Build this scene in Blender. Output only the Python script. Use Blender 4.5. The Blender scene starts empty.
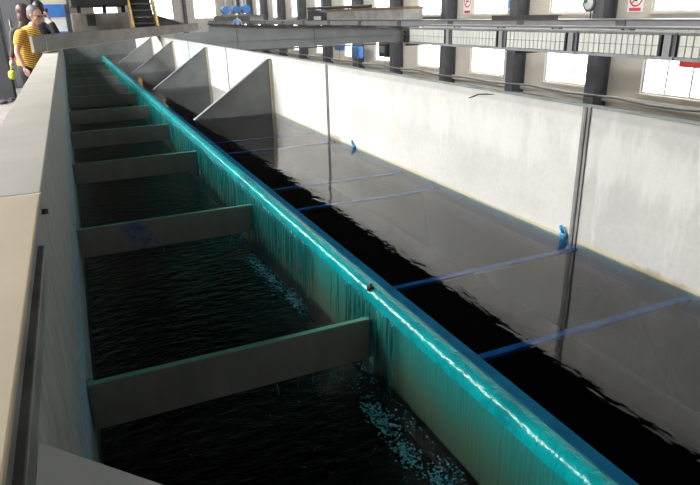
import bpy, bmesh, math, random
from mathutils import Vector, Matrix
random.seed(7)
S = bpy.context.scene
COL = S.collection
PI = math.pi

# ------------------------------------------------------------------ materials
def _nt(name):
    m = bpy.data.materials.new(name); m.use_nodes = True
    nt = m.node_tree; b = nt.nodes['Principled BSDF']
    return m, nt, b

class NT:
    """small helper for wiring shader nodes"""
    def __init__(s, nt): s.nt = nt
    def n(s, t, **kw):
        x = s.nt.nodes.new(t)
        for k, v in kw.items(): setattr(x, k, v)
        return x
    def l(s, a, b): s.nt.links.new(a, b)
    def coord(s, scale=(1, 1, 1), loc=(0, 0, 0)):
        tc = s.n('ShaderNodeTexCoord'); mp = s.n('ShaderNodeMapping')
        mp.inputs['Scale'].default_value = scale; mp.inputs['Location'].default_value = loc
        s.l(tc.outputs['Object'], mp.inputs['Vector']); return mp.outputs[0]
    def noise(s, vec, scale=5, detail=4, rough=.55):
        x = s.n('ShaderNodeTexNoise'); x.inputs['Scale'].default_value = scale
        x.inputs['Detail'].default_value = detail; x.inputs['Roughness'].default_value = rough
        if vec is not None: s.l(vec, x.inputs['Vector'])
        return x.outputs['Fac']
    def ramp(s, fac, stops):
        r = s.n('ShaderNodeValToRGB'); e = r.color_ramp.elements
        while len(e) < len(stops): e.new(.5)
        for i, (p, c) in enumerate(stops):
            e[i].position = p
            e[i].color = (c[0], c[1], c[2], 1) if isinstance(c, (tuple, list)) else (c, c, c, 1)
        s.l(fac, r.inputs[0]); return r.outputs[0]
    def mix(s, fac, a, b, mode='MIX'):
        x = s.n('ShaderNodeMix', data_type='RGBA', blend_type=mode)
        for sock, v in ((x.inputs[0], fac), (x.inputs[6], a), (x.inputs[7], b)):
            if isinstance(v, (int, float)): sock.default_value = v
            elif isinstance(v, (tuple, list)): sock.default_value = (v[0], v[1], v[2], 1)
            else: s.l(v, sock)
        return x.outputs[2]
    def math(s, op, a, b=None, c=None, clamp=False):
        x = s.n('ShaderNodeMath', operation=op); x.use_clamp = clamp
        for i, v in enumerate((a, b, c)):
            if v is None: continue
            if isinstance(v, (int, float)): x.inputs[i].default_value = v
            else: s.l(v, x.inputs[i])
        return x.outputs[0]
    def xyz(s):
        tc = s.n('ShaderNodeTexCoord'); sp = s.n('ShaderNodeSeparateXYZ')
        s.l(tc.outputs['Object'], sp.inputs[0]); return sp.outputs
    def band(s, v, lo, hi, soft):
        """1 between lo and hi, with soft sides"""
        a = s.n('ShaderNodeMapRange', interpolation_type='SMOOTHSTEP'); s.l(v, a.inputs[0])
        a.inputs[1].default_value = lo - soft; a.inputs[2].default_value = lo + soft
        b = s.n('ShaderNodeMapRange', interpolation_type='SMOOTHSTEP'); s.l(v, b.inputs[0])
        b.inputs[1].default_value = hi - soft; b.inputs[2].default_value = hi + soft
        return s.math('MULTIPLY', a.outputs[0], s.math('SUBTRACT', 1, b.outputs[0]))
    def bump(s, h, strength=.3, dist=.01):
        b = s.n('ShaderNodeBump'); b.inputs['Strength'].default_value = strength
        b.inputs['Distance'].default_value = dist; s.l(h, b.inputs['Height']); return b.outputs[0]

def mat(name, c1, c2=None, scale=6, rough=.6, bump=0, metal=0, stretch=(1, 1, 1), detail=5, spec=.5, lo=.35, hi=.65, dist=.01):
    m, nt, b = _nt(name); t = NT(nt)
    c2 = c2 or tuple(x * .82 for x in c1)
    f = t.noise(t.coord(stretch), scale, detail)
    t.l(t.ramp(f, [(lo, c1), (hi, c2)]), b.inputs['Base Color'])
    b.inputs['Roughness'].default_value = rough; b.inputs['Metallic'].default_value = metal
    b.inputs['Specular IOR Level'].default_value = spec
    if bump: t.l(t.bump(f, bump, dist), b.inputs['Normal'])
    return m

def emit(name, col, s):
    m, nt, b = _nt(name)
    b.inputs['Base Color'].default_value = (.8, .8, .8, 1)
    b.inputs['Emission Color'].default_value = (*col, 1); b.inputs['Emission Strength'].default_value = s
    return m

M = {}
M['pane'] = emit('daylight_pane', (.97, .985, 1), 4.5)
M['pane_near'] = emit('shaded_daylight_pane', (.97, .985, 1), .9)  # glow of the added window behind the camera
M['skylight'] = emit('skylight_sheet', (1, 1, .985), 33)
M['skylight2'] = emit('grey_skylight_sheet', (1, 1, .985), 8)
M['frame_white'] = mat('painted_window_frame', (.62, .61, .58), (.5, .49, .46), 8)
M['plaster'] = mat('cream_plaster', (.52, .485, .42), (.44, .41, .355), 1.3, .85, .1)
M['dark_roof'] = mat('dark_roof_sheet', (.012, .012, .013), (.006, .006, .007), 3, .9, spec=.05)
M['dark_wall'] = mat('dark_painted_wall', (.045, .046, .05), (.03, .031, .034), 2, .8)
M['column'] = mat('dark_grey_column_paint', (.085, .085, .095), (.06, .06, .068), 3, .5)
M['ground'] = mat('hall_ground', (.16, .15, .14), (.1, .095, .09), 1.5, .85)
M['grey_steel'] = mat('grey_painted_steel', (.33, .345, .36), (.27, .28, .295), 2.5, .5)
M['grey_steel_dark'] = mat('shadow_grey_steel', (.14, .145, .15), (.1, .1, .105), 3, .5)  # darker grey steel for flanges, bodies, treads and pipes
M['rail'] = mat('dull_grey_rail', (.2, .205, .21), (.15, .155, .16), 3, .6)
M['rust_line'] = mat('rust_brown_rail', (.13, .075, .065), (.07, .05, .05), 6, .7)
M['white_panel'] = mat('white_plastic_panel', (.74, .75, .72), (.64, .66, .6), 5, .45)
M['black'] = mat('black_steel', (.022, .022, .024), (.014, .014, .015), 5, .5)
M['rusty_block'] = mat('rusty_grey_concrete', (.22, .21, .195), (.12, .095, .075), 2.2, .85, .2, stretch=(1, 1, .6), lo=.42, hi=.68)
M['yellow_paint'] = mat('worn_yellow_paint', (.62, .4, .05), (.3, .2, .06), 12, .55)
M['blue_paint'] = mat('blue_paint', (.04, .17, .48), (.03, .12, .36), 4, .5)
M['orange_paint'] = mat('orange_paint', (.62, .25, .05), (.4, .17, .05), 8, .55)
M['pale'] = mat('pale_cabinet', (.6, .62, .64), (.5, .52, .54), 4, .5)
M['red_paint'] = mat('red_paint', (.5, .03, .03), (.4, .025, .025), 6, .5)
M['brown_wood'] = mat('brown_timber', (.24, .15, .085), (.15, .095, .06), 3, .8, stretch=(1, .3, 6))
M['grey_concrete'] = mat('grey_concrete', (.36, .35, .33), (.26, .25, .24), 2, .85, .1)
M['sign_white'] = mat('white_sign_board', (.75, .74, .72), (.7, .69, .67), 3, .5)
M['sign_red'] = mat('red_sign_paint', (.6, .04, .07), (.55, .035, .06), 3, .5)
M['sign_blue'] = mat('blue_sign_paint', (.1, .33, .6), (.09, .3, .55), 3, .5)
M['skin'] = mat('skin', (.52, .31, .22), (.45, .255, .18), 14, .55)
M['grey_hair'] = mat('grey_hair', (.2, .2, .2), (.07, .07, .07), 60, .6, .4, stretch=(1, 1, .25))
M['brown_hair'] = mat('brown_hair', (.07, .035, .028), (.03, .016, .013), 50, .45, .4, stretch=(1, 1, .12))
M['black_hair'] = mat('black_hair', (.014, .013, .013), (.008, .008, .008), 50, .5, .3)
M['dark_cloth'] = mat('black_cloth', (.018, .018, .022), (.011, .011, .014), 20, .85)
M['grey_cloth'] = mat('charcoal_cloth', (.05, .045, .05), (.035, .03, .035), 20, .85)
M['navy'] = mat('navy_collar', (.02, .025, .07), (.015, .018, .05), 20, .8)
M['lime'] = mat('lime_bag', (.55, .62, .05), (.45, .55, .05), 8, .6)
M['blue_cloth'] = mat('light_blue_cloth', (.3, .42, .65), (.22, .33, .55), 12, .8)
M['lens'] = mat('dark_glasses_wire', (.02, .02, .02), (.015, .015, .015), 5, .3)
M['cap_yellow'] = mat('yellow_helmet', (.75, .5, .03), (.65, .42, .03), 5, .4)
M['steel_angle'] = mat('grey_steel_angle', (.2, .2, .2), (.11, .11, .108), 9, .5, .15, stretch=(1, 1, .3))
M['bolt'] = mat('dark_bolt', (.03, .03, .032), (.02, .02, .02), 9, .5)

def stripes():
    m, nt, b = _nt('yellow_navy_striped_knit'); t = NT(nt)
    o = t.xyz()
    w = t.n('ShaderNodeTexWave', wave_type='BANDS', bands_direction='Z')
    w.inputs['Scale'].default_value = 11.0; w.inputs['Distortion'].default_value = .6; w.inputs['Detail'].default_value = 1
    w.inputs['Detail Scale'].default_value = .6
    tc = t.n('ShaderNodeTexCoord'); mp = t.n('ShaderNodeMapping'); mp.inputs['Rotation'].default_value = (.12, -.25, 0)
    t.l(tc.outputs['Object'], mp.inputs['Vector']); t.l(mp.outputs[0], w.inputs['Vector'])
    c = t.ramp(w.outputs['Fac'], [(.55, (.78, .43, .04)), (.7, (.05, .045, .05))])
    t.l(c, b.inputs['Base Color']); b.inputs['Roughness'].default_value = .85
    return m
M['striped'] = stripes()

def paver():
    m, nt, b = _nt('grey_pink_brick_paving'); t = NT(nt)
    br = t.n('ShaderNodeTexBrick'); t.l(t.coord((1, 1, 1)), br.inputs['Vector'])
    br.inputs['Scale'].default_value = 2.2; br.inputs['Mortar Size'].default_value = .02
    br.inputs['Color1'].default_value = (.20, .176, .166, 1); br.inputs['Color2'].default_value = (.16, .142, .133, 1)
    br.inputs['Mortar'].default_value = (.12, .11, .1, 1)
    f = t.noise(t.coord(), 2, 4)
    t.l(t.mix(t.math('MULTIPLY', f, .5), br.outputs['Color'], (.17, .155, .145)), b.inputs['Base Color'])
    b.inputs['Roughness'].default_value = .75
    return m
M['paver'] = paver()

def tank_wall():
    m, nt, b = _nt('whitewashed_tank_concrete'); t = NT(nt); o = t.xyz()
    base = t.ramp(t.noise(t.coord((1, .6, 1)), 2.2, 6, .6), [(.35, (.70, .69, .655)), (.68, (.58, .575, .555))])
    fine = t.ramp(t.noise(t.coord(), 40, 3), [(.3, .93), (.6, 1.0)])
    c = t.mix(1, base, fine, 'MULTIPLY')
    # whiter lime splashes running down from the upper part
    n1 = t.noise(t.coord((1, 5, .7)), 2.1, 5, .65)
    zz = t.band(o[2], .80, 1.0, .07)
    sp = t.ramp(t.math('ADD', n1, t.math('MULTIPLY', zz, .22)), [(.58, 0), (.76, 1)])
    grey = t.band(o[1], -2, 1.98, .004)
    c = t.mix(t.math('MULTIPLY', grey, .9), c, t.mix(1, c, (.80, .81, .83), 'MULTIPLY'))
    c = t.mix(t.math('MULTIPLY', sp, .42), c, (.80, .80, .785))
    # rusty yellow tide line over the water
    wob = t.math('MULTIPLY_ADD', t.noise(t.coord(), 3, 3), .03, o[2])
    tide = t.band(wob, .485, .512, .006)
    c = t.mix(t.math('MULTIPLY', tide, .7), c, (.56, .45, .24))
    green = t.band(o[2], .40, .485, .004)
    c = t.mix(t.math('MULTIPLY', green, .6), c, (.1, .33, .3))
    # brown stains by the tide line
    for y0, y1, z1 in ((4.72, 4.95, .56), (1.38, 1.64, .54)):
        q = t.math('MULTIPLY', t.band(o[1], y0, y1, .03), t.band(t.math('MULTIPLY_ADD', t.noise(t.coord(), 14, 4), .08, o[2]), .4, z1, .012))
        c = t.mix(t.math('MULTIPLY', q, .55), c, (.27, .2, .11))
    # turquoise paint runs far down the wall
    for y0, y1, z0, z1 in ((11.1, 11.6, .82, 1.1), (9.5, 9.9, .84, 1.02), (12.2, 12.4, .9, 1.1)):
        q = t.math('MULTIPLY', t.band(o[1], y0, y1, .16), t.band(o[2], z0, z1, .05))
        c = t.mix(t.math('MULTIPLY', q, .6), c, (.25, .66, .68))
    top = t.band(o[2], 1.06, 1.2, .012)
    c = t.mix(t.math('MULTIPLY', top, t.math('MULTIPLY', t.noise(t.coord(), 6, 4), .9)), c, (.34, .35, .34))
    t.l(c, b.inputs['Base Color']); b.inputs['Roughness'].default_value = .8
    t.l(t.bump(t.noise(t.coord(), 25, 4), .12, .01), b.inputs['Normal'])
    return m
M['tank_wall'] = tank_wall()

def left_face():
    m, nt, b = _nt('weathered_trough_wall'); t = NT(nt); o = t.xyz()
    st = t.noise(t.coord((1, 2.0, .5)), 9, 6, .7)
    gr = t.noise(t.coord((1, 14, 2.5)), 7, 5, .7)
    c = t.mix(gr, t.ramp(st, [(.35, (.36, .36, .345)), (.68, (.16, .165, .165))]), (.19, .195, .195))
    n = t.noise(t.coord(), 30, 5, .75); big = t.noise(t.coord((1, .7, 1)), 3, 3)
    zb = t.math('MULTIPLY_ADD', big, .1, o[2])
    teal = t.math('MULTIPLY', t.band(zb, .32, .66, .09), t.ramp(n, [(.42, 0), (.62, .9)]))
    c = t.mix(teal, c, (.03, .17, .19))
    blue = t.math('MULTIPLY', t.band(zb, .39, .53, .06), t.ramp(t.math('ADD', n, t.math('MULTIPLY', big, .3)), [(.56, 0), (.72, .85)]))
    c = t.mix(blue, c, (.01, .21, .44))
    low = t.band(o[2], .0, .34, .05)
    c = t.mix(t.math('MULTIPLY', low, .7), c, (.04, .10, .10))
    t.l(c, b.inputs['Base Color']); b.inputs['Roughness'].default_value = .7
    t.l(t.bump(gr, .35, .01), b.inputs['Normal'])
    return m
M['left_face'] = left_face()

M['coping_grey'] = mat('grey_tan_coping_slab', (.36, .34, .295), (.31, .295, .255), 2.2, .7, .08)
M['coping_tan'] = mat('yellow_tan_coping_slab', (.43, .355, .235), (.385, .315, .205), 2.2, .7, .08)
M['gusset'] = mat('grey_gusset_plate', (.235, .245, .25), (.175, .185, .19), 3.5, .55, .08, lo=.4, hi=.7)
M['gusset_edge'] = mat('pale_weld_edge', (.30, .32, .33), (.22, .24, .25), 8, .5)  # paler than the plate: light on the edges put into the colour
M['yellowed'] = mat('yellowed_sealant', (.55, .49, .3), (.62, .6, .5), 6, .7, stretch=(1, 1, .4))
M['strip'] = mat('grey_green_edge_strip', (.30, .34, .33), (.2, .23, .22), 8, .6)
M['seam'] = mat('grey_joint_filler', (.3, .3, .29), (.2, .2, .2), 8, .8)
M['joint_pale'] = mat('pale_mortar_joint', (.66, .64, .58), (.55, .53, .48), 12, .8)

def baffle():
    m, nt, b = _nt('grey_plastic_baffle'); t = NT(nt); o = t.xyz()
    c = t.ramp(t.noise(t.coord((2, 1, .6)), 4, 5, .6), [(.35, (.20, .185, .165)), (.7, (.14, .135, .125))])
    top = t.band(o[2], .174, .4, .004)
    c = t.mix(t.math('MULTIPLY', top, .9), c, (.09, .33, .24))
    endm = t.n('ShaderNodeMapRange', interpolation_type='SMOOTHSTEP'); t.l(o[0], endm.inputs[0])
    endm.inputs[1].default_value = .82; endm.inputs[2].default_value = 1.05
    c = t.mix(t.math('MULTIPLY', endm.outputs[0], .75), c, (.05, .15, .12))
    t.l(c, b.inputs['Base Color']); b.inputs['Roughness'].default_value = .45
    return m
M['baffle'] = baffle()

def baffle_blue():
    m = M['baffle'].copy(); m.name = 'grey_baffle_with_blue_stain'
    t = NT(m.node_tree); b = m.node_tree.nodes['Principled BSDF']; o = t.xyz()
    src = b.inputs['Base Color'].links[0].from_socket
    diag = t.math('ADD', o[0], t.math('MULTIPLY', o[2], .55))
    q = t.math('MULTIPLY', t.band(diag, .19, .33, .03), t.ramp(t.noise(t.coord(), 26, 5, .7), [(.42, 0), (.6, 1)]))
    t.l(t.mix(t.math('MULTIPLY', q, .9), src, (.01, .06, .28)), b.inputs['Base Color'])
    return m
M['baffle_blue'] = baffle_blue()

def weir():
    m, nt, b = _nt('teal_wet_weir'); t = NT(nt); o = t.xyz()
    st = t.noise(t.coord((1, 22, 1.2)), 3.0, 5, .65)
    big = t.noise(t.coord((1, 1.2, 1.6)), 2.2, 4)
    zz = t.math('ADD', o[2], t.math('MULTIPLY', t.math('SUBTRACT', big, .5), .22))
    col = t.ramp(zz, [(.12, (.085, .115, .065)), (.24, (.075, .16, .105)), (.33, (.03, .20, .165)), (.44, (.01, .24, .23)), (.5, (.007, .28, .29))])
    col = t.mix(t.ramp(st, [(.4, 0), (.7, .55)]), col, (.03, .13, .115))
    t.l(col, b.inputs['Base Color']); b.inputs['Roughness'].default_value = .32
    t.l(t.bump(st, .45, .01), b.inputs['Normal'])
    return m
M['weir'] = weir()

def overflow():
    m, nt, b = _nt('teal_overflow_water'); t = NT(nt)
    n = t.noise(t.coord((1, 1, .45)), 42, 4, .6); n2 = t.noise(t.coord((1, .6, 1)), 9, 3)
    c = t.ramp(n2, [(.35, (.004, .35, .365)), (.7, (.003, .22, .245))])
    t.l(c, b.inputs['Base Color']); b.inputs['Roughness'].default_value = .09
    b.inputs['IOR'].default_value = 1.45
    t.l(t.bump(t.math('ADD', n, t.math('MULTIPLY', n2, .6)), .5, .012), b.inputs['Normal'])
    return m
M['overflow'] = overflow()

def strand():
    m, nt, b = _nt('falling_teal_water'); t = NT(nt)
    b.inputs['Base Color'].default_value = (.02, .33, .33, 1); b.inputs['Roughness'].default_value = .08
    b.inputs['Transmission Weight'].default_value = .45; b.inputs['IOR'].default_value = 1.33
    return m
M['strand'] = strand()
M['foam'] = mat('teal_white_foam', (.10, .42, .48), (.01, .14, .19), 60, .15, .4)

def dark_water(name, bump, scale, strength, stretch, dens, absorb, ior=1.5):
    m = bpy.data.materials.new(name); m.use_nodes = True; nt = m.node_tree; nt.nodes.clear(); t = NT(nt)
    out = t.n('ShaderNodeOutputMaterial'); tr = t.n('ShaderNodeBsdfTransparent'); gl = t.n('ShaderNodeBsdfGlossy')
    gl.inputs['Roughness'].default_value = .015; fr = t.n('ShaderNodeFresnel'); fr.inputs['IOR'].default_value = ior
    mx = t.n('ShaderNodeMixShader')
    geo = t.n('ShaderNodeNewGeometry'); fac = t.math('MULTIPLY', fr.outputs[0], t.math('SUBTRACT', 1, geo.outputs['Backfacing']))
    t.l(fac, mx.inputs[0]); t.l(tr.outputs[0], mx.inputs[1]); t.l(gl.outputs[0], mx.inputs[2])
    n = t.noise(t.coord(stretch), scale, 5, .6)
    if name.startswith('still'):
        o = t.xyz(); mr = t.n('ShaderNodeMapRange'); t.l(o[0], mr.inputs[0])
        mr.inputs[1].default_value = 1.02; mr.inputs[2].default_value = 1.45; mr.inputs[3].default_value = 1.0; mr.inputs[4].default_value = .06
        n = t.math('MULTIPLY', t.math('ADD', n, t.math('MULTIPLY', t.noise(t.coord((1, .45, 1)), 9, 3), .5)), mr.outputs[0])
    bn = t.bump(n, strength, bump); t.l(bn, gl.inputs['Normal']); t.l(bn, fr.inputs['Normal'])
    va = t.n('ShaderNodeVolumeAbsorption'); va.inputs['Color'].default_value = (*absorb, 1); va.inputs['Density'].default_value = dens
    t.l(mx.outputs[0], out.inputs['Surface']); t.l(va.outputs[0], out.inputs['Volume'])
    return m
M['still_water'] = dark_water('still_dark_blue_water', .02, 2.5, .25, (1, .5, 1), 46, (.0, .60, .82), 1.75)
M['trough_water'] = dark_water('rippled_dark_water', .035, 9, .55, (1.3, 2.4, 1), 320, (.01, .05, .06), 1.36)

# ------------------------------------------------------------------ geometry helpers
def obj(name, bm, m, parent=None, smooth=False):
    me = bpy.data.meshes.new(name)
    bmesh.ops.recalc_face_normals(bm, faces=bm.faces)
    if smooth:
        for f in bm.faces: f.smooth = True
    bm.to_mesh(me); bm.free()
    for k in (m if isinstance(m, (list, tuple)) else [m]): me.materials.append(k)
    o = bpy.data.objects.new(name, me); COL.objects.link(o)
    if parent: o.parent = parent
    return o

def B(): return bmesh.new()

def box(bm, x0, x1, y0, y1, z0, z1, bev=0, mi=0):
    r = bmesh.ops.create_cube(bm, size=1)
    vs = r['verts']
    for v in vs:
        v.co = Vector(((x0 + x1) / 2 + v.co.x * (x1 - x0), (y0 + y1) / 2 + v.co.y * (y1 - y0), (z0 + z1) / 2 + v.co.z * (z1 - z0)))
    if mi:
        for f in {f for v in vs for f in v.link_faces}: f.material_index = mi
    if bev:
        es = list({e for v in vs for e in v.link_edges})
        bmesh.ops.bevel(bm, geom=es, offset=bev, segments=2, affect='EDGES', profile=.5)
    return bm

def obox(bm, a, b, w, z0, z1, bev=0):
    """an upright box whose plan runs from a to b, w wide"""
    a, b = Vector((*a, 0)), Vector((*b, 0)); d = (b - a).normalized(); n = Vector((-d.y, d.x, 0)) * w / 2
    lo = [a + n, a - n, b - n, b + n]
    vs = [bm.verts.new((p.x, p.y, z)) for z in (z0, z1) for p in lo]
    fs = [(0, 1, 2, 3), (4, 5, 6, 7), (0, 1, 5, 4), (1, 2, 6, 5), (2, 3, 7, 6), (3, 0, 4, 7)]
    for f in fs: bm.faces.new([vs[i] for i in f])
    if bev: bmesh.ops.bevel(bm, geom=list({e for v in vs for e in v.link_edges}), offset=bev, segments=2, affect='EDGES')
    return bm

def prism(bm, pts, y0, y1, axis='y'):
    """polygon of (a, z) pairs pushed along an axis"""
    mk = (lambda a, z, t: (a, t, z)) if axis == 'y' else (lambda a, z, t: (t, a, z))
    v0 = [bm.verts.new(mk(a, z, y0)) for a, z in pts]; v1 = [bm.verts.new(mk(a, z, y1)) for a, z in pts]
    n = len(pts)
    bm.faces.new(v0); bm.faces.new(v1[::-1])
    for i in range(n): bm.faces.new((v0[i], v0[(i + 1) % n], v1[(i + 1) % n], v1[i]))
    return bm

def tube(bm, pts, r, n=8, cap=True):
    pts = [Vector(p) for p in pts]; rings = []
    for i, p in enumerate(pts):
        d = (pts[min(i + 1, len(pts) - 1)] - pts[max(i - 1, 0)]).normalized()
        u = d.cross(Vector((0, 0, 1)));
        if u.length < .01: u = d.cross(Vector((1, 0, 0)))
        u.normalize(); w = d.cross(u)
        rr = r[i] if isinstance(r, (list, tuple)) else r
        rings.append([bm.verts.new(p + (u * math.cos(2 * PI * k / n) + w * math.sin(2 * PI * k / n)) * rr) for k in range(n)])
    for a, b in zip(rings, rings[1:]):
        for k in range(n): bm.faces.new((a[k], a[(k + 1) % n], b[(k + 1) % n], b[k]))
    if cap: bm.faces.new(rings[0][::-1]); bm.faces.new(rings[-1])
    return bm

def ball(bm, c, r, sub=2, sc=(1, 1, 1)):
    q = bmesh.ops.create_icosphere(bm, subdivisions=sub, radius=1)
    for v in q['verts']: v.co = Vector(c) + Vector((v.co.x * r * sc[0], v.co.y * r * sc[1], v.co.z * r * sc[2]))
    return bm

def tag(o, label, cat, group=None, kind=None):
    o['label'] = label; o['category'] = cat
    if group: o['group'] = group
    if kind: o['kind'] = kind
    return o

def thing(name, label, cat, loc=(0, 0, 0), group=None, rz=0):
    o = bpy.data.objects.new(name, None); COL.objects.link(o); o.location = loc; o.rotation_euler = (0, 0, rz)
    o.empty_display_size = .1
    return tag(o, label, cat, group)

def struct(name, bm, m, parent=None):
    o = obj(name, bm, m, parent)
    if not parent: o['kind'] = 'structure'
    return o

def copy_tree(o, parent=None):
    c = o.copy(); COL.objects.link(c); c.parent = parent
    for ch in list(o.children): copy_tree(ch, c)
    return c

# ------------------------------------------------------------------ camera
CAM = (0, 0, 1.5)
f_px, pitch, yaw, roll = 601.858, .363167, .412768, -.025477
cd = bpy.data.cameras.new('camera'); cam = bpy.data.objects.new('camera', cd); COL.objects.link(cam)
cd.sensor_fit = 'HORIZONTAL'; cd.sensor_width = 36; cd.lens = f_px / 700 * 36; cd.clip_start = .05; cd.clip_end = 300
Fv = Vector((math.sin(yaw) * math.cos(pitch), math.cos(yaw) * math.cos(pitch), -math.sin(pitch)))
Rv = Vector((math.cos(yaw), -math.sin(yaw), 0)); Uv = Rv.cross(Fv)
R2 = Rv * math.cos(roll) + Uv * math.sin(roll); U2 = Uv * math.cos(roll) - Rv * math.sin(roll)
mw = Matrix((R2, U2, -Fv)).transposed().to_4x4(); mw.translation = CAM
cam.matrix_world = mw
S.camera = cam
S.view_settings.view_transform = 'Standard'; S.view_settings.look = 'None'; S.view_settings.gamma = 1
S.view_settings.exposure = 0.0
w = bpy.data.worlds.new('world'); S.world = w; w.use_nodes = True
w.node_tree.nodes['Background'].inputs[0].default_value = (.75, .85, 1, 1)
w.node_tree.nodes['Background'].inputs[1].default_value = .02

# ------------------------------------------------------------------ setting: the hall
XR, YF, XL, YN, ZG, ZC = 15.0, 60.0, -9.0, -6.0, -3.0, 6.2
bm = B(); box(bm, XL, -.30, YN, YF, -.2, 0); struct('floor', bm, M['paver'])
bm = B(); box(bm, -.30, XR, YN, YF, ZG - .2, ZG); struct('floor_lower', bm, M['ground'])
# ceiling with a long rooflight strip left open over the walkway
SKY = (-8.2, -4.6, 4.5, 34.0)
SK2 = (11.4, 13.4, 3.0, 58.0)     # unseen glowing roof panel, added to brighten the window wall
bm = B()
box(bm, XL, SKY[0], YN, YF, ZC, ZC + .12); box(bm, SKY[1], SK2[0], YN, YF, ZC, ZC + .12); box(bm, SK2[1], XR, YN, YF, ZC, ZC + .12)
box(bm, SK2[0], SK2[1], YN, SK2[2], ZC, ZC + .12); box(bm, SK2[0], SK2[1], SK2[3], YF, ZC, ZC + .12)
box(bm, SKY[0], SKY[1], YN, SKY[2], ZC, ZC + .12); box(bm, SKY[0], SKY[1], SKY[3], YF, ZC, ZC + .12)
struct('ceiling', bm, M['dark_roof'])
bm = B(); box(bm, SKY[0], SKY[1], SKY[2], SKY[3], ZC + .04, ZC + .08); sk = struct('window_rooflight', bm, M['skylight'])
bm = B(); box(bm, SK2[0], SK2[1], SK2[2], SK2[3], ZC + .04, ZC + .08); struct('window_rooflight', bm, M['skylight2'])  # added fill panel in the roof, lights the cream wall
bm = B(); box(bm, XL - .2, XL, YN, YF, -.2, ZC); struct('wall_left', bm, M['plaster'])
NW = (-3.0, 4.5, 3.2, 5.6)  # unseen window added behind the camera to brighten faces turned towards it
bm = B(); box(bm, XL, NW[0], YN - .2, YN, ZG, ZC); box(bm, NW[1], XR, YN - .2, YN, ZG, ZC); box(bm, NW[0], NW[1], YN - .2, YN, ZG, NW[2]); box(bm, NW[0], NW[1], YN - .2, YN, NW[3], ZC)
struct('wall_near', bm, M['plaster'])
bm = B()
for k in range(6):
    x = NW[0] + (NW[1] - NW[0]) * k / 5; box(bm, x - .03, x + .03, YN - .15, YN - .05, NW[2], NW[3])
box(bm, NW[0], NW[1], YN - .15, YN - .05, NW[2], NW[2] + .06); box(bm, NW[0], NW[1], YN - .15, YN - .05, NW[3] - .06, NW[3])
nwf = obj('window_near', bm, M['frame_white']); nwf['kind'] = 'structure'
bm = B(); box(bm, NW[0], NW[1], YN - .11, YN - .10, NW[2], NW[3]); obj('pane', bm, M['pane_near'], nwf)

# right wall with its two rows of windows
rows_y = [(10.6, 12.95), (15.0, 17.05), (19.3, 21.5), (23.7, 25.8), (28.1, 30.3), (32.4, 34.4), (36.9, 39.0), (41.6, 43.6), (46.0, 48.1), (50.5, 52.6), (55.0, 57.0), (5.8, 8.1)]
rows_y.sort()
LOWZ, UPZ = (-.87, .92), (1.35, 3.7)
bm = B(); yy = YN
segs = []
for a, b_ in rows_y:
    box(bm, XR, XR + .25, yy, a, ZG, ZC); yy = b_
    for z0, z1 in ((ZG, LOWZ[0]), (LOWZ[1], UPZ[0]), (UPZ[1], ZC)): box(bm, XR, XR + .25, a, b_, z0, z1)
box(bm, XR, XR + .25, yy, YF, ZG, ZC)
struct('wall_right', bm, M['plaster'])
wn = [0]
def window_x(a, b_, z0, z1, transom):
    wn[0] += 1
    bm = B(); t_ = .05; x0, x1 = XR + .06, XR + .12
    box(bm, x0, x1, a, b_, z0, z0 + t_); box(bm, x0, x1, a, b_, z1 - t_, z1)
    box(bm, x0, x1, a, a + t_, z0 + t_, z1 - t_); box(bm, x0, x1, b_ - t_, b_, z0 + t_, z1 - t_)
    for k in (1, 2):
        y = a + (b_ - a) * k / 3; box(bm, x0, x1, y - .025, y + .025, z0 + t_, z1 - t_)
    if transom: box(bm, x0 - .003, x1 + .003, a + t_, b_ - t_, transom - .025, transom + .025)
    fr = obj('window_%d' % wn[0], bm, M['frame_white']); fr['kind'] = 'structure'
    bm = B(); box(bm, XR + .085, XR + .095, a + .02, b_ - .02, z0 + .02, z1 - .02); obj('pane', bm, M['pane'], fr)
    bm = B(); box(bm, XR - .06, XR + .05, a - .06, b_ + .06, z0 - .06, z0 - .001); obj('window_sill', bm, M['plaster'], fr)
for a, b_ in rows_y:
    window_x(a, b_, *LOWZ, .2); window_x(a, b_, *UPZ, 2.9)

# far end wall and its windows
ends = [(2.6, 4.6), (6.0, 9.4 - .05), (11.2, 13.25)]
bm = B(); xx = XL
for a, b_ in ends:
    box(bm, xx, a, YF, YF + .25, ZG, ZC); xx = b_
    box(bm, a, b_, YF, YF + .25, ZG, 1.4); box(bm, a, b_, YF, YF + .25, 3.9, ZC)
box(bm, xx, XR + .25, YF, YF + .25, ZG, ZC); struct('wall_far', bm, M['plaster'])
for a, b_ in ends:
    wn[0] += 1; bm = B(); y0, y1 = YF + .06, YF + .12
    box(bm, a, b_, y0, y1, 1.4, 1.46); box(bm, a, b_, y0, y1, 3.84, 3.9); box(bm, a, a + .06, y0, y1, 1.46, 3.84); box(bm, b_ - .06, b_, y0, y1, 1.46, 3.84)
    c = (a + b_) / 2; box(bm, c - .03, c + .03, y0, y1, 1.46, 3.84)
    fr = obj('window_%d' % wn[0], bm, M['frame_white']); fr['kind'] = 'structure'
    bm = B(); box(bm, a + .02, b_ - .02, YF + .085, YF + .095, 1.42, 3.88); obj('pane', bm, M['pane'], fr)
bm = B(); box(bm, 10.25, 10.5, YF - .26, YF - .01, ZG, ZC); struct('column_end', bm, M['column'])

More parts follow.
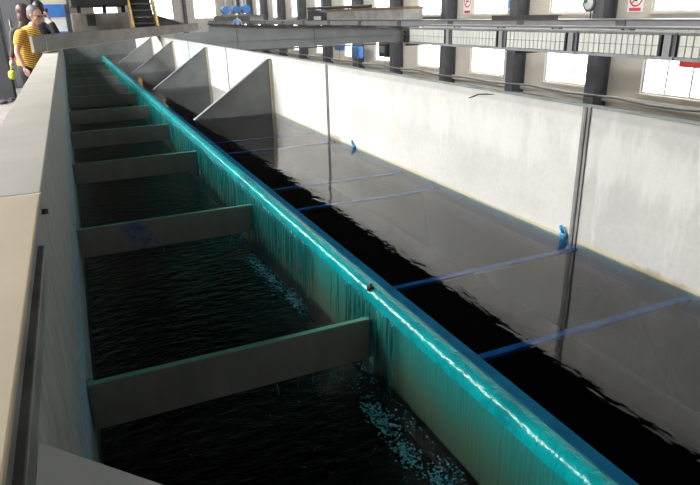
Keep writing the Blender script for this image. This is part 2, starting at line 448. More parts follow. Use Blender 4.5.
# steel columns along the right wall: I sections
def column(y, n):
    bm = B(); x0, x1, hw = 14.45, 14.99, .2
    box(bm, x0, x0 + .03, y - hw, y + hw, ZG, ZC); box(bm, x1 - .03, x1, y - hw, y + hw, ZG, ZC)
    box(bm, x0 + .03, x1 - .03, y - .1, y + .1, ZG, ZC)
    o = struct('column_%d' % n, bm, M['column'])
for i, y in enumerate((5.9, 10.0, 14.35, 18.25, 22.75, 27.35, 31.8, 36.3, 40.7, 45.1, 49.5, 53.9, 58.2)): column(y, i + 1)
# ledge and pipe runs under the lower windows
bm = B(); box(bm, 14.9, 15, YN, YF, -1.22, -1.05); struct('trim_1', bm, M['plaster'])
for k, (z, r_) in enumerate(((-1.0, .035), (-1.28, .045))):
    bm = B(); pts = []
    for i in range(67):
        y = -6 + i; pts.append((14.30 - .05 * k, y, z + .035 * math.sin(i * 1.7 + k) + .02 * math.sin(i * .63)))
    tube(bm, pts, r_, 8)
    tag(obj('wall_pipe', bm, M['grey_steel_dark'], smooth=True), ('upper' if k == 0 else 'lower') + ' dark pipe running along the cream wall under the windows', 'pipe', 'pipes along the window wall')

# dark steel partition with door on the left, behind the people
bm = B(); box(bm, -4.5, -.42, 17.0, 17.1, 0, 4.5); struct('wall_partition', bm, M['dark_wall'])
bm = B(); box(bm, -1.25, -.60, 16.96, 16.999, .02, 2.3, .006)
d1 = struct('door_1', bm, M['column']); bm = B(); tube(bm, [(-1.13, 16.93, 1.2), (-1.13, 16.93, 1.55)], .012); tube(bm, [(-1.13, 16.93, 1.2), (-1.13, 16.965, 1.2)], .012); tube(bm, [(-1.13, 16.93, 1.55), (-1.13, 16.965, 1.55)], .012)
obj('handle', bm, M['grey_steel'], d1)
bm = B(); box(bm, -1.75, -1.14, 14.3, 14.9, 0, 4.5, .01); struct('column_left', bm, M['dark_wall'])

# ------------------------------------------------------------------ the concrete tank
XW0, XW1, WZ, TZ = .935, 1.02, .48, .14     # weir faces, settling water level, trough water level
Y0, Y1 = -.6, 21.0
tank = thing('concrete_tank', 'long pale concrete tank divided by a teal weir, with grey triangular plates inside', 'tank')
bm = B(); box(bm, -.128 - .17, -.128, Y0, Y1 + .12, .0, 1.062); obj('side_wall', bm, M['left_face'], tank)
bm = B(); box(bm, 2.0, 2.035, Y0, Y1 + .12, -3, 1.1); obj('side_wall', bm, M['tank_wall'], tank)['label'] = 'off-white concrete side wall stained at the water line'
bm = B(); box(bm, -.128, 2.0, Y1, Y1 + .12, -.1, 1.1); obj('end_wall', bm, M['gusset'], tank)
bm = B(); box(bm, -.128, 2.0, Y0, Y1, -.1, 0); obj('tank_bottom', bm, M['dark_roof'], tank)
bm = B(); box(bm, -.128, 2.0, Y0 - .1, Y0, -.1, .95); obj('end_wall', bm, M['gusset'], tank)
# thin greyed cap strip on the right wall
bm = B(); box(bm, 1.996, 2.039, Y0, Y1 + .12, 1.1, 1.106); obj('edge_strip', bm, M['strip'], tank)
# coping slabs, each its own piece, with pale joints
cuts = [Y0, 1.647, 4.84, 7.9, 9.35, 12.6, 15.8, 19.0, 21.12]
for i, (a, b_) in enumerate(zip(cuts, cuts[1:])):
    bm = B(); box(bm, -.309, -.122, a + .006, b_ - .006, 1.088, 1.1, .003)
    o = obj('coping_slab', bm, M['coping_tan'] if i == 0 else M['coping_grey'], tank)
    o['label'] = 'yellowish tan coping slab nearest the viewer' if i == 0 else 'grey tan coping slab'
bm = B(); box(bm, -.304, -.1245, Y0, Y1 + .12, 1.0625, 1.0875); obj('coping_bed', bm, M['steel_angle'], tank)
for y in cuts[1:-1]:
    bm = B(); box(bm, -.311, -.120, y - .005, y + .005, 1.0875, 1.0988); obj('joint', bm, M['joint_pale'], tank)
# joint fillers and yellowed corners on the right wall
for y in (-.3, 1.98, 4.97, 8.67, 11.6):
    bm = B(); box(bm, 1.994, 2.0, y - .022, y + .022, .0, 1.1); o = obj('panel_joint', bm, M['seam'], tank)
    bm = B(); box(bm, 1.99, 1.994, y - .005, y + .005, .0, 1.1); obj('joint_groove', bm, M['steel_angle'], o)
GY = (6.58, 9.95, 13.3, 16.7, 19.4)
for y in GY[:4]:
    bm = B(); prism(bm, [(1.12, .0), (1.12, .482), (1.965, 1.06), (2.0, 1.06), (2.0, .0)], y, y + .05)
    g = obj('gusset_plate', bm, M['gusset'], tank)
    bm = B(); prism(bm, [(1.105, .475), (1.118, .488), (1.960, 1.064), (2.0, 1.064), (2.0, 1.06), (1.965, 1.0599), (1.12, .4819)], y - .008, y + .058)
    obj('edge_flange', bm, M['gusset_edge'], g)  # sloping plate edge drawn as a paler strip, as if lit
    bm = B(); box(bm, 1.972, 2.0, y - .03, y - .0005, .0, 1.05); obj('sealant', bm, M['yellowed'], g)
# the gusset at the left wall beside the viewer
bm = B(); prism(bm, [(-.128, .985), (-.120, .985), (.42, .50), (.42, .45), (.1, .16), (-.128, .16)], .45, .76)
g = obj('gusset_plate', bm, M['gusset'], tank); g['label'] = 'grey sloping plate against the trough wall at the bottom edge'
# steel angle and pipe running down the trough wall at the near end
bm = B(); box(bm, -.1279, -.112, -.5, 1.35, 1.02, 1.06, .003); obj('edge_angle', bm, M['steel_angle'], tank)
for y, z in ((1.64, 1.052), (1.7, 1.035)):
    bm = B(); tube(bm, [(-.128, y, z), (-.116, y, z)], .007, 8); obj('bolt', bm, M['bolt'], tank)

# dark crack near the wall top
bm = B(); tube(bm, [(1.999, 2.86, 1.045), (1.999, 2.81, 1.06), (1.999, 2.77, 1.075), (1.999, 2.70, 1.082), (1.999, 2.63, 1.088)], [.002, .004, .003, .004, .001], 5)
obj('crack', bm, M['bolt'], tank)

# ------------------------------------------------------------------ weir
wr = thing('overflow_weir', 'long teal weir wall running between the black trough and the still water', 'weir', (0, 0, 0))
N = 420
def sweep(prof_fn, n=N, y0=Y0 + .01, y1=Y1 - .01):
    bm = B(); prev = None
    for i in range(n + 1):
        t_ = i / n; y = y0 + (y1 - y0) * (t_ ** 1.6)
        ring = [bm.verts.new((p[0], y, p[1])) for p in prof_fn(y)]
        if prev:
            for k in range(len(ring) - 1): bm.faces.new((prev[k], prev[k + 1], ring[k + 1], ring[k]))
        prev = ring
    return bm
bm = B(); prism(bm, [(XW0, .0), (XW0, .428), (XW0 - .008, .430), (XW0 - .008, .458), (XW0 + .004, .470), (.965, .4745), (.985, .4735), (1.022, .472), (1.03, .464), (1.03, .0)], Y0 + .01, Y1 - .01)
obj('weir_wall', bm, M['weir'], wr)
bm = B(); box(bm, .986, 1.031, Y0 + .012, Y1 - .012, .470, .4745, .001)
o = obj('ledge_strip', bm, mat('deep_blue_ledge', (.004, .15, .23), (.003, .09, .15), 14, .5, stretch=(1, .5, 1)), wr); o['label'] = 'deep blue ledge just under the still water behind the crest'
from mathutils import noise as mnoise
def crest(y):
    pts = []
    base = [(.985, .4765), (.972, .4800), (.960, .4815), (.948, .4805), (.938, .4765), (.930, .4690), (.9255, .458), (.9235, .445), (.9228, .432)]
    for k, (x, z) in enumerate(base):
        a = .0012 if 1 <= k <= 4 else .0026
        q = mnoise.noise(Vector((k * .35, y * 30, 0))) * a + mnoise.noise(Vector((k * .2, y * 9, 4))) * a
        e = max(0, mnoise.noise(Vector((y * 55, k * .15, 9)))) * (.006 if k in (4, 5, 6) else 0)
        pts.append((x - (q if k > 3 else 0) - e, z + (q if k <= 4 else 0) + e * .5))
    return pts
bm = sweep(crest, 1400)
o = obj('overflow_water', bm, M['overflow'], smooth=True); tag(o, 'bright teal film of water rolling over the weir crest', 'water', kind='stuff')

# threads of falling water on the weir face
bm = B(); rnd = random.Random(3)
def thread(x, y, z0, z1, r_, lean=0):
    n = 5; pts = []
    for i in range(n + 1):
        t_ = i / n
        pts.append((x - .012 * t_ ** 1.5 + rnd.uniform(-.001, .001), y + lean * t_ + rnd.uniform(-.0025, .0025), z0 + (z1 - z0) * t_))
    tube(bm, pts, [r_ * (1 - .4 * abs(i / n - .4)) for i in range(n + 1)], 5)
dens_y = []
for y_ in [1.2 + i * .012 for i in range(1500)]:
    if y_ > 18: break
    near = min(abs(y_ - (1.927 + 1.75 * k)) for k in range(11))
    d = .12
    if 2.6 < y_ < 6.2: d = .85
    elif y_ >= 6.2: d = .5
    if near < .22 and y_ < 2.6: d = .9
    if y_ < 1.7: d = .0
    if rnd.random() < d: dens_y.append(y_)
for y_ in dens_y:
    thread(XW0 - .012 - rnd.random() * .012, y_, .44, TZ + (0 if rnd.random() < .6 else rnd.uniform(.02, .12)), rnd.choice((.0016, .002, .0028)), rnd.uniform(-.006, .006))
o = obj('falling_water', bm, M['strand'], smooth=True); tag(o, 'thin teal threads of water falling down the weir face', 'water', kind='stuff')

# waters
bm = B(); box(bm, .9885, 2.0, Y0 + .02, Y1 - .005, .02, WZ)
o = obj('settling_water', bm, M['still_water']); tag(o, 'still dark water beside the pale wall, mirroring it', 'water', kind='stuff')
bm = B()
nx, ny = 60, 700
box(bm, -.128, XW0 + .001, Y0 + .02, Y1 - .005, .02, TZ)
o = obj('trough_water', bm, M['trough_water']); tag(o, 'black rippled water in the trough under the cross baffles', 'water', kind='stuff')

# foam where the overflow lands, plus specks modelled as glints
bm = B(); rnd = random.Random(11)
def blob(x, y, r_, h=.4):
    ball(bm, (x, y, TZ + .001), r_, 1, (1, rnd.uniform(.7, 1.5), h))
for k in range(1500):
    y = 1.15 + (rnd.random() ** 1.5) * 9
    cl = mnoise.noise(Vector((y * 3.1, 0, 2)))
    if cl < -.05 and rnd.random() < .8: continue
    x = XW0 - .02 - abs(rnd.gauss(0, .05)) - max(0, cl) * .08 * rnd.random()
    blob(x, y, rnd.uniform(.0015, .0048), .35)
for (cx, cy, n, sx, sy) in ((.80, 1.62, 240, .02, .07), (.80, 1.40, 170, .018, .04), (.83, 1.25, 120, .015, .03), (.82, 2.95, 240, .022, .12), (.80, 3.2, 240, .02, .1), (.84, 2.62, 150, .015, .06)):
    for k in range(n): blob(cx + rnd.gauss(0, sx), cy + rnd.gauss(0, sy), rnd.uniform(.002, .006), .3)
for k in range(700):  # white sparkles of the trough water, modelled as pale specks
    y = 1.1 + (rnd.random() ** 1.4) * 5.5; x = XW0 - .04 - abs(rnd.gauss(0, .2))
    if x < -.05: continue
    if mnoise.noise(Vector((x * 7, y * 5, 1))) < .02: continue
    ball(bm, (x, y, TZ + .0008), rnd.uniform(.0008, .0021), 1, (1, 1.3, .6))
o = obj('splash_foam', bm, M['foam'], smooth=True); tag(o, 'pale teal foam splashed on the black water along the weir foot', 'foam', kind='stuff')
# thin drips from the baffle undersides
bm = B()
for k in range(11):
    yb = 1.927 + 1.75 * k
    for j in range(13 if k < 3 else 9):
        x = XW0 - .03 - abs(rnd.gauss(0, .22))
        if x < 0: continue
        z0 = .188; yq = yb - .012 + rnd.uniform(-.008, .006); r_ = rnd.uniform(.0008, .0018)
        tube(bm, [(x, yq, z0), (x + rnd.uniform(-.004, .004), yq, .165), (x + rnd.uniform(-.006, .006), yq, TZ)], r_, 5)
o = obj('water_drips', bm, M['strand'], smooth=True); tag(o, 'fine drips falling from the baffle undersides to the black water', 'drips', kind='stuff')

# ------------------------------------------------------------------ cross baffles, one thing each
ys = [1.927, 3.66, 5.52, 7.2, 8.98, 10.75, 12.5, 14.25, 16.0, 17.7, 19.4]
ordn = ['nearest', 'second', 'third', 'fourth', 'fifth', 'sixth', 'seventh', 'eighth', 'ninth', 'tenth', 'farthest']
def make_baffle(m):
    b_ = thing('cross_baffle', 'x', 'baffle', (0, 0, .19), 'cross baffles in the trough')
    bm = B(); box(bm, -.126, XW0 - .012, -.0125, .0125, 0, .178, .002); obj('plate', bm, m, b_)
    bm = B(); box(bm, -.127, -.112, .0126, .03, .0, .178); obj('mounting_lug', bm, M['steel_angle'], b_)
    bm = B(); box(bm, XW0 - .045, XW0 - .012, .0126, .03, .02, .17); obj('mounting_lug', bm, M['weir'], b_)
    return b_
proto = None
for i, y in enumerate(ys):
    if i == 0: b_ = make_baffle(M['baffle'])
    elif i == 1: b_ = make_baffle(M['baffle_blue'])
    else: b_ = copy_tree(proto)
    if i == 0: proto = b_
    b_.location = (0, y, .19)
    if i == 1: b_['label'] = 'grey cross baffle with a blue stain at its left end, second from the viewer'
    elif i in (0, 10): b_['label'] = '%s grey cross baffle spanning the black trough' % ordn[i]
    else: b_['label'] = 'grey cross baffle in the trough, %s counting from the viewer' % ordn[i]
for b_ in [proto]: b_['label'] = 'nearest and largest grey cross baffle with a teal top edge over the black trough'

# small dark clip on the weir crest beside the nearest baffle
cl = thing('crest_clip', 'small dark clip on the teal weir crest beside the nearest baffle', 'clip', (.94, 1.955, .478))
bm = B(); box(bm, -.012, .012, -.012, .012, -.03, .012, .003); obj('body', bm, M['bolt'], cl)
bm = B(); tube(bm, [(0, -.004, .01), (.004, .0, .022)], .004, 6); obj('pin', bm, M['bolt'], cl)

# blue ties lying just under the still water
tie_m = mat('blue_tie', (.045, .11, .24), (.02, .05, .12), 22, .6)
tl = ['nearest blue tie bar under the still water', 'second blue tie bar under the water, ending at the bright blue clip', 'third blue tie bar under the water', 'fourth blue tie bar under the still water, before the large grey gusset', 'fifth blue tie bar under the water', 'sixth blue tie bar under the water, nearest the large grey gusset']
for i, y in enumerate((1.36, 1.94, 3.11, 3.58, 4.8, 5.29)):
    bm = B(); box(bm, XW1 + .001, 1.985, y - .015, y + .015, .455, .468, .003)
    tag(obj('tie_bar', bm, tie_m), tl[i], 'bar', 'blue ties under the still water')
def clip(x, y, z, label):
    c = thing('wall_clip', label, 'clip', (x, y, z), 'blue clips on the tank wall')
    bm = B(); ball(bm, (-.012, 0, 0), .02, 2, (.6, 1.3, .8)); obj('plug', bm, M['blue_clip'], c, True)
    bm = B(); tube(bm, [(-.014, 0, .012), (-.02, .01, .03), (-.014, .02, .042)], .008, 6); obj('tail', bm, M['blue_clip'], c, True)
M['blue_clip'] = mat('bright_blue_plastic', (.02, .33, .62), (.02, .26, .52), 10, .4)
clip(2.0, 2.03, .5, 'bright blue clip on the pale wall at the dark panel joint, by the water')
clip(2.0, 4.42, .495, 'small blue clip on the pale wall between two panel joints, by the water')

# ------------------------------------------------------------------ beam laid across the tank
bt = thing('channel_beam', 'brownish grey steel channel beam laid diagonally across the tank', 'beam', (-.42, 9.4, 1.109), rz=math.atan2(6.2, 2.32))
L = 12.8
bm = B(); box(bm, 0, L, -.012, 0, 0, .215); obj('web', bm, M['beam'] if 'beam' in M else M.setdefault('beam', mat('brown_grey_weathered_steel', (.17, .155, .135), (.10, .09, .075), 2.2, .6, .1, stretch=(.6, 1, 1.5))), bt)
bm = B(); box(bm, -.004, L, -.016, .02, .213, .222); obj('top_flange', bm, M['rust_line'], bt)
bm = B(); box(bm, -.004, L, -.016, .02, -.001, .008); obj('bottom_flange', bm, mat('tan_edge_steel', (.3, .25, .16), (.2, .165, .11), 6, .6), bt)
bm = B(); box(bm, -.004, .012, -.0155, .018, .008, .213); obj('end_plate', bm, mat('yellowed_end_plate', (.42, .37, .26), (.3, .27, .2), 8, .6), bt)
bm = B(); box(bm, .42, .435, -.0165, -.0121, .008, .213); obj('weld_band', bm, M['yellowed'], bt)

# tapered grey girder beyond the right wall
gg = thing('tapered_girder', 'deep grey steel girder with a lengthwise seam, tapering towards the white panels', 'girder', (2.2, 14.4, .78))
bm = B(); v = [(0, 0), (5.68, .02), (5.68, .37), (1.6, .515), (.78, .565), (.76, .42), (0, .40)]
prism(bm, v, 0, .02); obj('web', bm, M['grey_steel'], gg)
bm = B(); box(bm, 0, 5.7, -.012, -.0005, .180, .188); obj('seam', bm, M['seam'], gg)
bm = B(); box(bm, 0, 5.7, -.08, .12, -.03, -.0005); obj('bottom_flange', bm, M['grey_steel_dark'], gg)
bm = B(); v = [(5.7, .371), (5.7, .391), (1.6, .536), (.77, .586), (.77, .5655), (1.6, .5155)]
prism(bm, v, -.08, .12); obj('top_flange', bm, M['rust_line'], gg)
for x in (1.4, 3.3):
    bm = B(); box(bm, x, x + .012, -.006, -.0005, .0, .46); obj('stiffener', bm, M['grey_steel_dark'], gg)
bm = B(); box(bm, 5.69, 5.9, -.1, .12, -.01, .38, .01)
eb = obj('end_bracket', bm, M['grey_steel_dark'], gg)
for z in (.06, .16, .26): 
    bm = B(); ball(bm, (5.72, -.11, z), .035, 2); obj('bolt', bm, M['bolt'], eb)

# row of white cells along the hall (two rows), each module a thing with its panels
def make_module(ln, np_, cx):
    r_ = thing('cell_module', 'x', 'cell', (cx, 0, .80))
    bm = B(); box(bm, -.02, .5, 0, ln, -.05, -.001); obj('base_channel', bm, M['grey_steel'], r_)
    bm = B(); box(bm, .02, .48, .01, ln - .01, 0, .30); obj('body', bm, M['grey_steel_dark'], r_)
    bm = B(); box(bm, -.015, .5, 0, ln, .3005, .335); obj('top_rail', bm, M['rail'], r_)
    pw = (ln - .32) / np_; pm = None
    for k in range(np_):
        for z in (0, 1):
            if pm is None:
                bm = B(); box(bm, 0, .03, .008, pw - .008, .004, .146, .003); p = obj('panel', bm, M['white_panel'], r_); pm = p
            else:
                p = pm.copy(); COL.objects.link(p); p.parent = r_
            p.location = (-.011, .28 + k * pw, z * .15)
    bm = B(); box(bm, -.013, .02, .08, .2, .0, .30); obj('end_post', bm, M['grey_steel'], r_)
    bm = B(); box(bm, -.018, .02, .235, .262, .0, .30); obj('dark_gap_bar', bm, M['black'], r_)
    return r_
edges = [5.25, 6.45, 8.35, 10.3, 12.35, 14.25]
mod = make_module(1.93, 14, 8.0); first = True
mlab = ['row of white panels on the front grey rack, at the right edge', 'white panelled module of the front rack, second from the right edge', 'white panelled module of the front rack, third from the right edge', 'white panelled module of the front rack, fourth from the right edge', 'white panelled module joining the grey tapered girder']
mods = [(4.45, 'nearest'), (6.4, ''), (8.35, ''), (10.3, ''), (12.25, '')]
for i, (y, _) in enumerate(mods):
    q = mod if i == 0 else copy_tree(mod)
    q.location = (8.0, y, .80); q['label'] = mlab[i]; q['group'] = 'white cell modules of the front rack'
# second, farther row: mostly hidden behind the first
for i in range(6):
    q = copy_tree(mod); q.location = (9.9, 5.0 + i * 1.95, .80); q['group'] = 'white cell modules of the rear rack'
    q['label'] = 'white panelled module half hidden behind the front rack, ' + ('nearest', 'second', 'third', 'fourth', 'fifth', 'farthest')[i] + ' of the rear row'

# long grey deck beam beyond the racks, carrying slabs and machines
dk = thing('deck_beam', 'long level grey steel deck beam behind the white racks', 'beam', (12.2, 3, 0))
bm = B(); box(bm, 0, .03, 0, 56, 1.0, 1.19); obj('web', bm, M['grey_steel'], dk)
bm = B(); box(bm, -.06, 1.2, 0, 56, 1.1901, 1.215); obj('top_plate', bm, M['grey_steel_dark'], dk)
bm = B(); box(bm, -.07, .05, 0, 56, .975, .9999); obj('bottom_flange', bm, M['rust_line'], dk)
for k in range(15):
    bm = B(); box(bm, -.02, -.0005, .8 + k * 3.7, 1.1 + k * 3.7, 1.0, 1.19); obj('splice_plate', bm, M['grey_steel_dark'], dk)
for k, y in enumerate((5.9, 10.0, 14.35, 18.25, 22.75, 27.35, 31.8, 36.3, 40.7, 45.1, 49.5, 53.9, 58.2)):
    bm = B(); box(bm, 7.99 if k < 3 else 12.2, 14.449, y - .05, y + .05, .69, .7495); struct('beam_%d' % (k + 1), bm, M['column'])
    if k < 12: bm = B(); box(bm, .1, .3, y - 3 - .05, y - 3 + .05, .7496, .9745); obj('stub_post', bm, M['grey_steel_dark'], dk)
bm = B(); box(bm, 2.3, 2.5, 14.4, 14.5, -3, .7495); struct('column_girder', bm, M['column'])
# dark channel resting on the deck
dc = thing('steel_channel', 'dark brown steel channel resting on the grey deck beam', 'channel', (12.18, 13.5, 1.2155))
bm = B(); box(bm, 0, .02, 0, 2.9, 0, .13); obj('web', bm, mat('dark_brown_steel', (.075, .06, .058), (.05, .042, .042), 4, .6), dc)
bm = B(); box(bm, .02, .12, 0, 2.9, .11, .13); obj('flange', bm, M['black'], dc)
# concrete trough block on deck with timber top and black bar
cb = thing('concrete_block', 'long grey concrete block with a timber top standing on the deck', 'block', (12.25, 22.2, 1.2155))
bm = B(); box(bm, 0, .9, 0, 8.0, 0, .40, .02); obj('body', bm, M['grey_concrete'], cb)
bm = B(); box(bm, -.02, .92, 0, 8.0, .4005, .5); obj('timber_top', bm, M['brown_wood'], cb)
bm = B(); box(bm, -.01, -.0005, 4.6, 4.66, 0, .4); obj('joint', bm, M['seam'], cb)
bb = tag(obj('steel_bar', tube(B(), [(12.5, 33.5, 1.82), (12.5, 25.6, 1.793)], .075, 8), M['black']), 'black bar lying along the timber top of the concrete block', 'bar')
mc = thing('drive_unit', 'black machine unit standing at the far end of the concrete block', 'machine', (12.3, 30.6, 1.2155))
bm = B(); box(bm, 0, .8, 0, 2.6, 0, .08); obj('base', bm, M['black'], mc)
bm = B(); prism(bm, [(0, .08), (2.6, .08), (2.6, .5), (1.6, .52), (.3, .35)], .05, .75, 'x'); obj('housing', bm, M['black'], mc)
bm = B(); box(bm, -.02, -.0005, .5, 1.5, .02, .2); obj('pale_plate', bm, M['pale'], mc)
# far block with blue pumps
fb = thing('concrete_block', 'distant grey concrete block with pumps on top', 'block', (12.3, 45.0, 1.2155))
bm = B(); box(bm, 0, 1.0, 0, 12, 0, .30, .02); obj('body', bm, M['grey_concrete'], fb)
bm = B(); box(bm, -.05, 1.05, -.2, 13.5, .3005, .38); obj('top_plate', bm, M['grey_steel_dark'], fb)
for i, (y, lab) in enumerate(((48.0, 'blue pump on the distant block, nearest to the windows on its right'), (51.0, 'blue pump in the middle of the distant block'), (54.5, 'blue pump at the far left of the distant block'))):
    p = thing('pump', lab, 'pump', (12.8, y, 1.596), 'blue pumps on the distant block')
    bm = B(); box(bm, -.3, .3, -.5, .5, 0, .1); obj('base', bm, M['grey_steel_dark'], p)
    bm = B(); tube(bm, [(0, -.5, .42), (0, .5, .42)], .3, 14); obj('motor', bm, M['blue_paint'], p, False)
    bm = B(); tube(bm, [(0, 0, .7), (0, 0, 1.5)], .12, 10); obj('riser', bm, M['grey_steel'], p)
    bm = B(); tube(bm, [(0, .5, .42), (0, .8, .42)], .16, 10); obj('flange', bm, M['pale'], p)
# sloping grey conveyor boards
cv = thing('chute', 'grey sloping chute descending behind the yellow stairs', 'chute', (0, 0, 0))
bm = B(); prism(bm, [(2.95, 1.62), (2.95, 1.32), (4.2, 1.02), (4.2, 1.22)], 23.6, 24.3); obj('trough', bm, M['grey_steel_dark'], cv)
bm = B(); prism(bm, [(2.95, 1.66), (2.95, 1.62), (4.2, 1.22), (4.2, 1.26)], 23.55, 24.35); obj('rim', bm, M['grey_steel'], cv)
for x in (3.1, 4.0):
    bm = B(); box(bm, x, x + .08, 23.9, 23.98, -3, 1.05); obj('leg', bm, M['grey_steel_dark'], cv)

# ------------------------------------------------------------------ machine house beyond the tank, stairs
mh = thing('machine_block', 'rust stained grey concrete machine block beyond the tank end', 'machine', (0, 0, 0))
bm = B(); box(bm, .28, 2.09, 23.0, 26.0, -3, 1.72, .01); obj('body', bm, M['rusty_block'], mh)
bm = B(); box(bm, .35, 2.09, 22.9, 26.4, 1.95, 2.6); obj('hopper', bm, M['black'], mh)
for x in (.5, 1.3, 1.9):
    bm = B(); box(bm, x, x + .12, 23.2, 23.32, 1.7205, 1.9499); obj('post', bm, M['black'], mh)
bm = B(); box(bm, .75, 1.02, 22.985, 22.9995, 1.33, 1.68); obj('stain_plate', bm, M['black'], mh)
bm = B(); box(bm, .16, .27, 22.4, 22.5, 0, 2.6); box(bm, .12, .16, 22.38, 22.52, 0, 2.6); tag(obj('steel_post', bm, M['grey_steel_dark']), 'grey steel post left of the rusty machine block', 'post')
st = thing('staircase', 'steep steel stairs with worn yellow handrails beyond the tank', 'stairs', (0, 0, 0))
for k in range(8):
    z = .75 + k * .21; y = 22.0 + k * .16
    bm = B(); box(bm, 2.16, 2.86, y, y + .24, z - .04, z); obj('tread', bm, M['grey_steel_dark'], st)
    bm = B(); box(bm, 2.16, 2.86, y + .23, y + .24, z, z + .169); obj('riser', bm, M['dark_wall'], st)
for x in (2.10, 2.88):
    bm = B(); prism(bm, [(21.95, .5), (21.95, .75), (23.4, 2.6), (23.4, 2.3)], x, x + .04, 'x'); obj('stringer', bm, M['grey_steel_dark'], st)
    bm = B(); tube(bm, [(x + .02, 21.9, 1.15), (x + .02, 23.4, 3.05)], .03, 8); hr = obj('handrail', bm, M['yellow_paint'], st)
    for k in range(4):
        y = 22.0 + k * .42; z = .62 + k * .53; bm = B(); tube(bm, [(x + .02, y, z), (x + .02, y, z + .66)], .022, 8); obj('baluster', bm, M['yellow_paint'], hr)
bm = B(); box(bm, 2.12, 2.9, 21.9, 22.0, -3, .5); obj('base', bm, M['grey_steel_dark'], st)

# blue cabinet and pale unit at the far left
bc = thing('cabinet', 'bright blue panel cabinet beyond the tank end behind the phone caller', 'cabinet', (-.5, 21.6, 0))
bm = B(); box(bm, 0, .62, 0, .5, 1.62, 1.98, .01); obj('blue_door', bm, M['blue_paint'], bc)
bm = B(); box(bm, 0, .62, 0, .5, .0, 1.2, .01); obj('body', bm, M['blue_paint'], bc)
bm = B(); box(bm, .02, .6, .03, .48, 1.2005, 1.6195); obj('pale_panel', bm, M['pale'], bc)
bm = B(); box(bm, 0, .7, 0, .5, 1.9805, 2.3); obj('header', bm, M['plaster'], bc)
tag(obj('red_cylinder', tube(B(), [(-1.10, 16.91, .62), (-1.10, 16.91, .95), (-1.10, 16.91, 1.0)], [.085, .085, .03], 16), M['red_paint']), 'small red cylinder hanging on the dark partition beside the door', 'cylinder')
bm = B(); rnd = random.Random(5)
for k in range(40): ball(bm, (-1.5 + rnd.uniform(-.5, .3), 14.2 + rnd.uniform(-.5, .05), rnd.uniform(.01, .05)), rnd.uniform(.03, .08), 1, (1.2, 1, .6))
tag(obj('rubble', bm, M['dark_wall']), 'dark rubble heaped at the foot of the dark column', 'rubble', kind='stuff')

# ------------------------------------------------------------------ signs and fittings on the window wall
def prohib(y0, y1, z0, z1, label, hand):
    s = thing('warning_sign', label, 'sign', (14.985, (y0 + y1) / 2, z0)); w_ = y1 - y0; h = z1 - z0
    bm = B(); box(bm, 0, .012, -w_ / 2, w_ / 2, 0, h); obj('board', bm, M['sign_white'], s)
    R_ = w_ * .42; cz = h - R_ - .04; bm = B()
    n = 28
    for a, b_ in ((R_, R_ * .8),):
        for k in range(n):
            t0, t1 = 2 * PI * k / n, 2 * PI * (k + 1) / n
            vs = [bm.verts.new((-.004, math.cos(t) * r_, cz + math.sin(t) * r_)) for t, r_ in ((t0, a), (t1, a), (t1, b_), (t0, b_))]; bm.faces.new(vs)
    vs = [bm.verts.new((-.004, y, z)) for y, z in ((-.62 * R_, cz + .5 * R_), (-.5 * R_, cz + .62 * R_), (.62 * R_, cz - .5 * R_), (.5 * R_, cz - .62 * R_))]; bm.faces.new(vs)
    obj('ring', bm, M['sign_red'], s)
    bm = B(); box(bm, -.004, -.0005, -w_ * .36, w_ * .36, .03, .03 + h * .13); obj('caption_bar', bm, M['sign_red'], s)
    bm = B()
    if hand:
        ball(bm, (-.003, 0, cz - .1 * R_), R_ * .3, 2, (.01, 1, 1)); 
        for k in range(4): box(bm, -.0045, -.002, (-.3 + k * .17) * R_, (-.2 + k * .17) * R_, cz, cz + (.38 + .06 * (k % 3)) * R_)
    else:
        box(bm, -.0045, -.002, -.5 * R_, .45 * R_, cz - .08 * R_, cz + .06 * R_); tube(bm, [(-.003, .45 * R_, cz + .1 * R_), (-.003, .4 * R_, cz + .4 * R_)], .01, 6)
    obj('pictogram', bm, M['bolt'], s)
prohib(21.55, 22.1, 1.38, 2.12, 'white sign with a red prohibition circle left of a dark column', False)
prohib(13.22, 13.78, 1.35, 2.0, 'white sign with a red prohibition ring and hand, near the right edge', True)
s = thing('mandatory_sign', 'blue sign with a white round pictogram on the cream wall', 'sign', (14.985, 19.0, 1.42))
bm = B(); box(bm, 0, .012, -.23, .23, 0, .82); obj('board', bm, M['sign_blue'], s)
bm = B(); ball(bm, (-.003, 0, .52), .19, 3, (.012, 1, 1)); obj('disc', bm, M['sign_white'], s)
bm = B(); ball(bm, (-.006, 0, .60), .06, 2, (.02, 1, 1)); box(bm, -.009, -.005, -.08, .08, .40, .54); obj('figure', bm, M['sign_blue'], s)
bm = B(); box(bm, -.004, -.0005, -.19, .19, .05, .14); obj('caption_bar', bm, M['sign_white'], s)
fl = thing('wall_lamp', 'round dark lamp with a pale centre beside the dark column, above a switch', 'lamp', (14.40, 14.72, 1.5))
bm = B(); tube(bm, [(.02, 0, .12), (.12, 0, .12), (.2, 0, .12)], [.24, .24, .1], 20); obj('housing', bm, M['column'], fl)
bm = B(); tube(bm, [(.0, 0, .12), (.019, 0, .12)], [.15, .18], 20); obj('lens', bm, M['pale'], fl)
bm = B(); ball(bm, (-.02, .1, .2), .07, 2); obj('green_knob', bm, mat('green_plastic', (.04, .3, .16), None, 5, .4), fl, True)
bm = B(); tube(bm, [(.15, 0, -.1), (.15, .02, -.45)], .018, 6); obj('cord', bm, M['bolt'], fl)
bm = B(); box(bm, .1, .2, -.12, .06, -.62, -.44, .01); obj('switch_box', bm, M['grey_steel_dark'], fl)
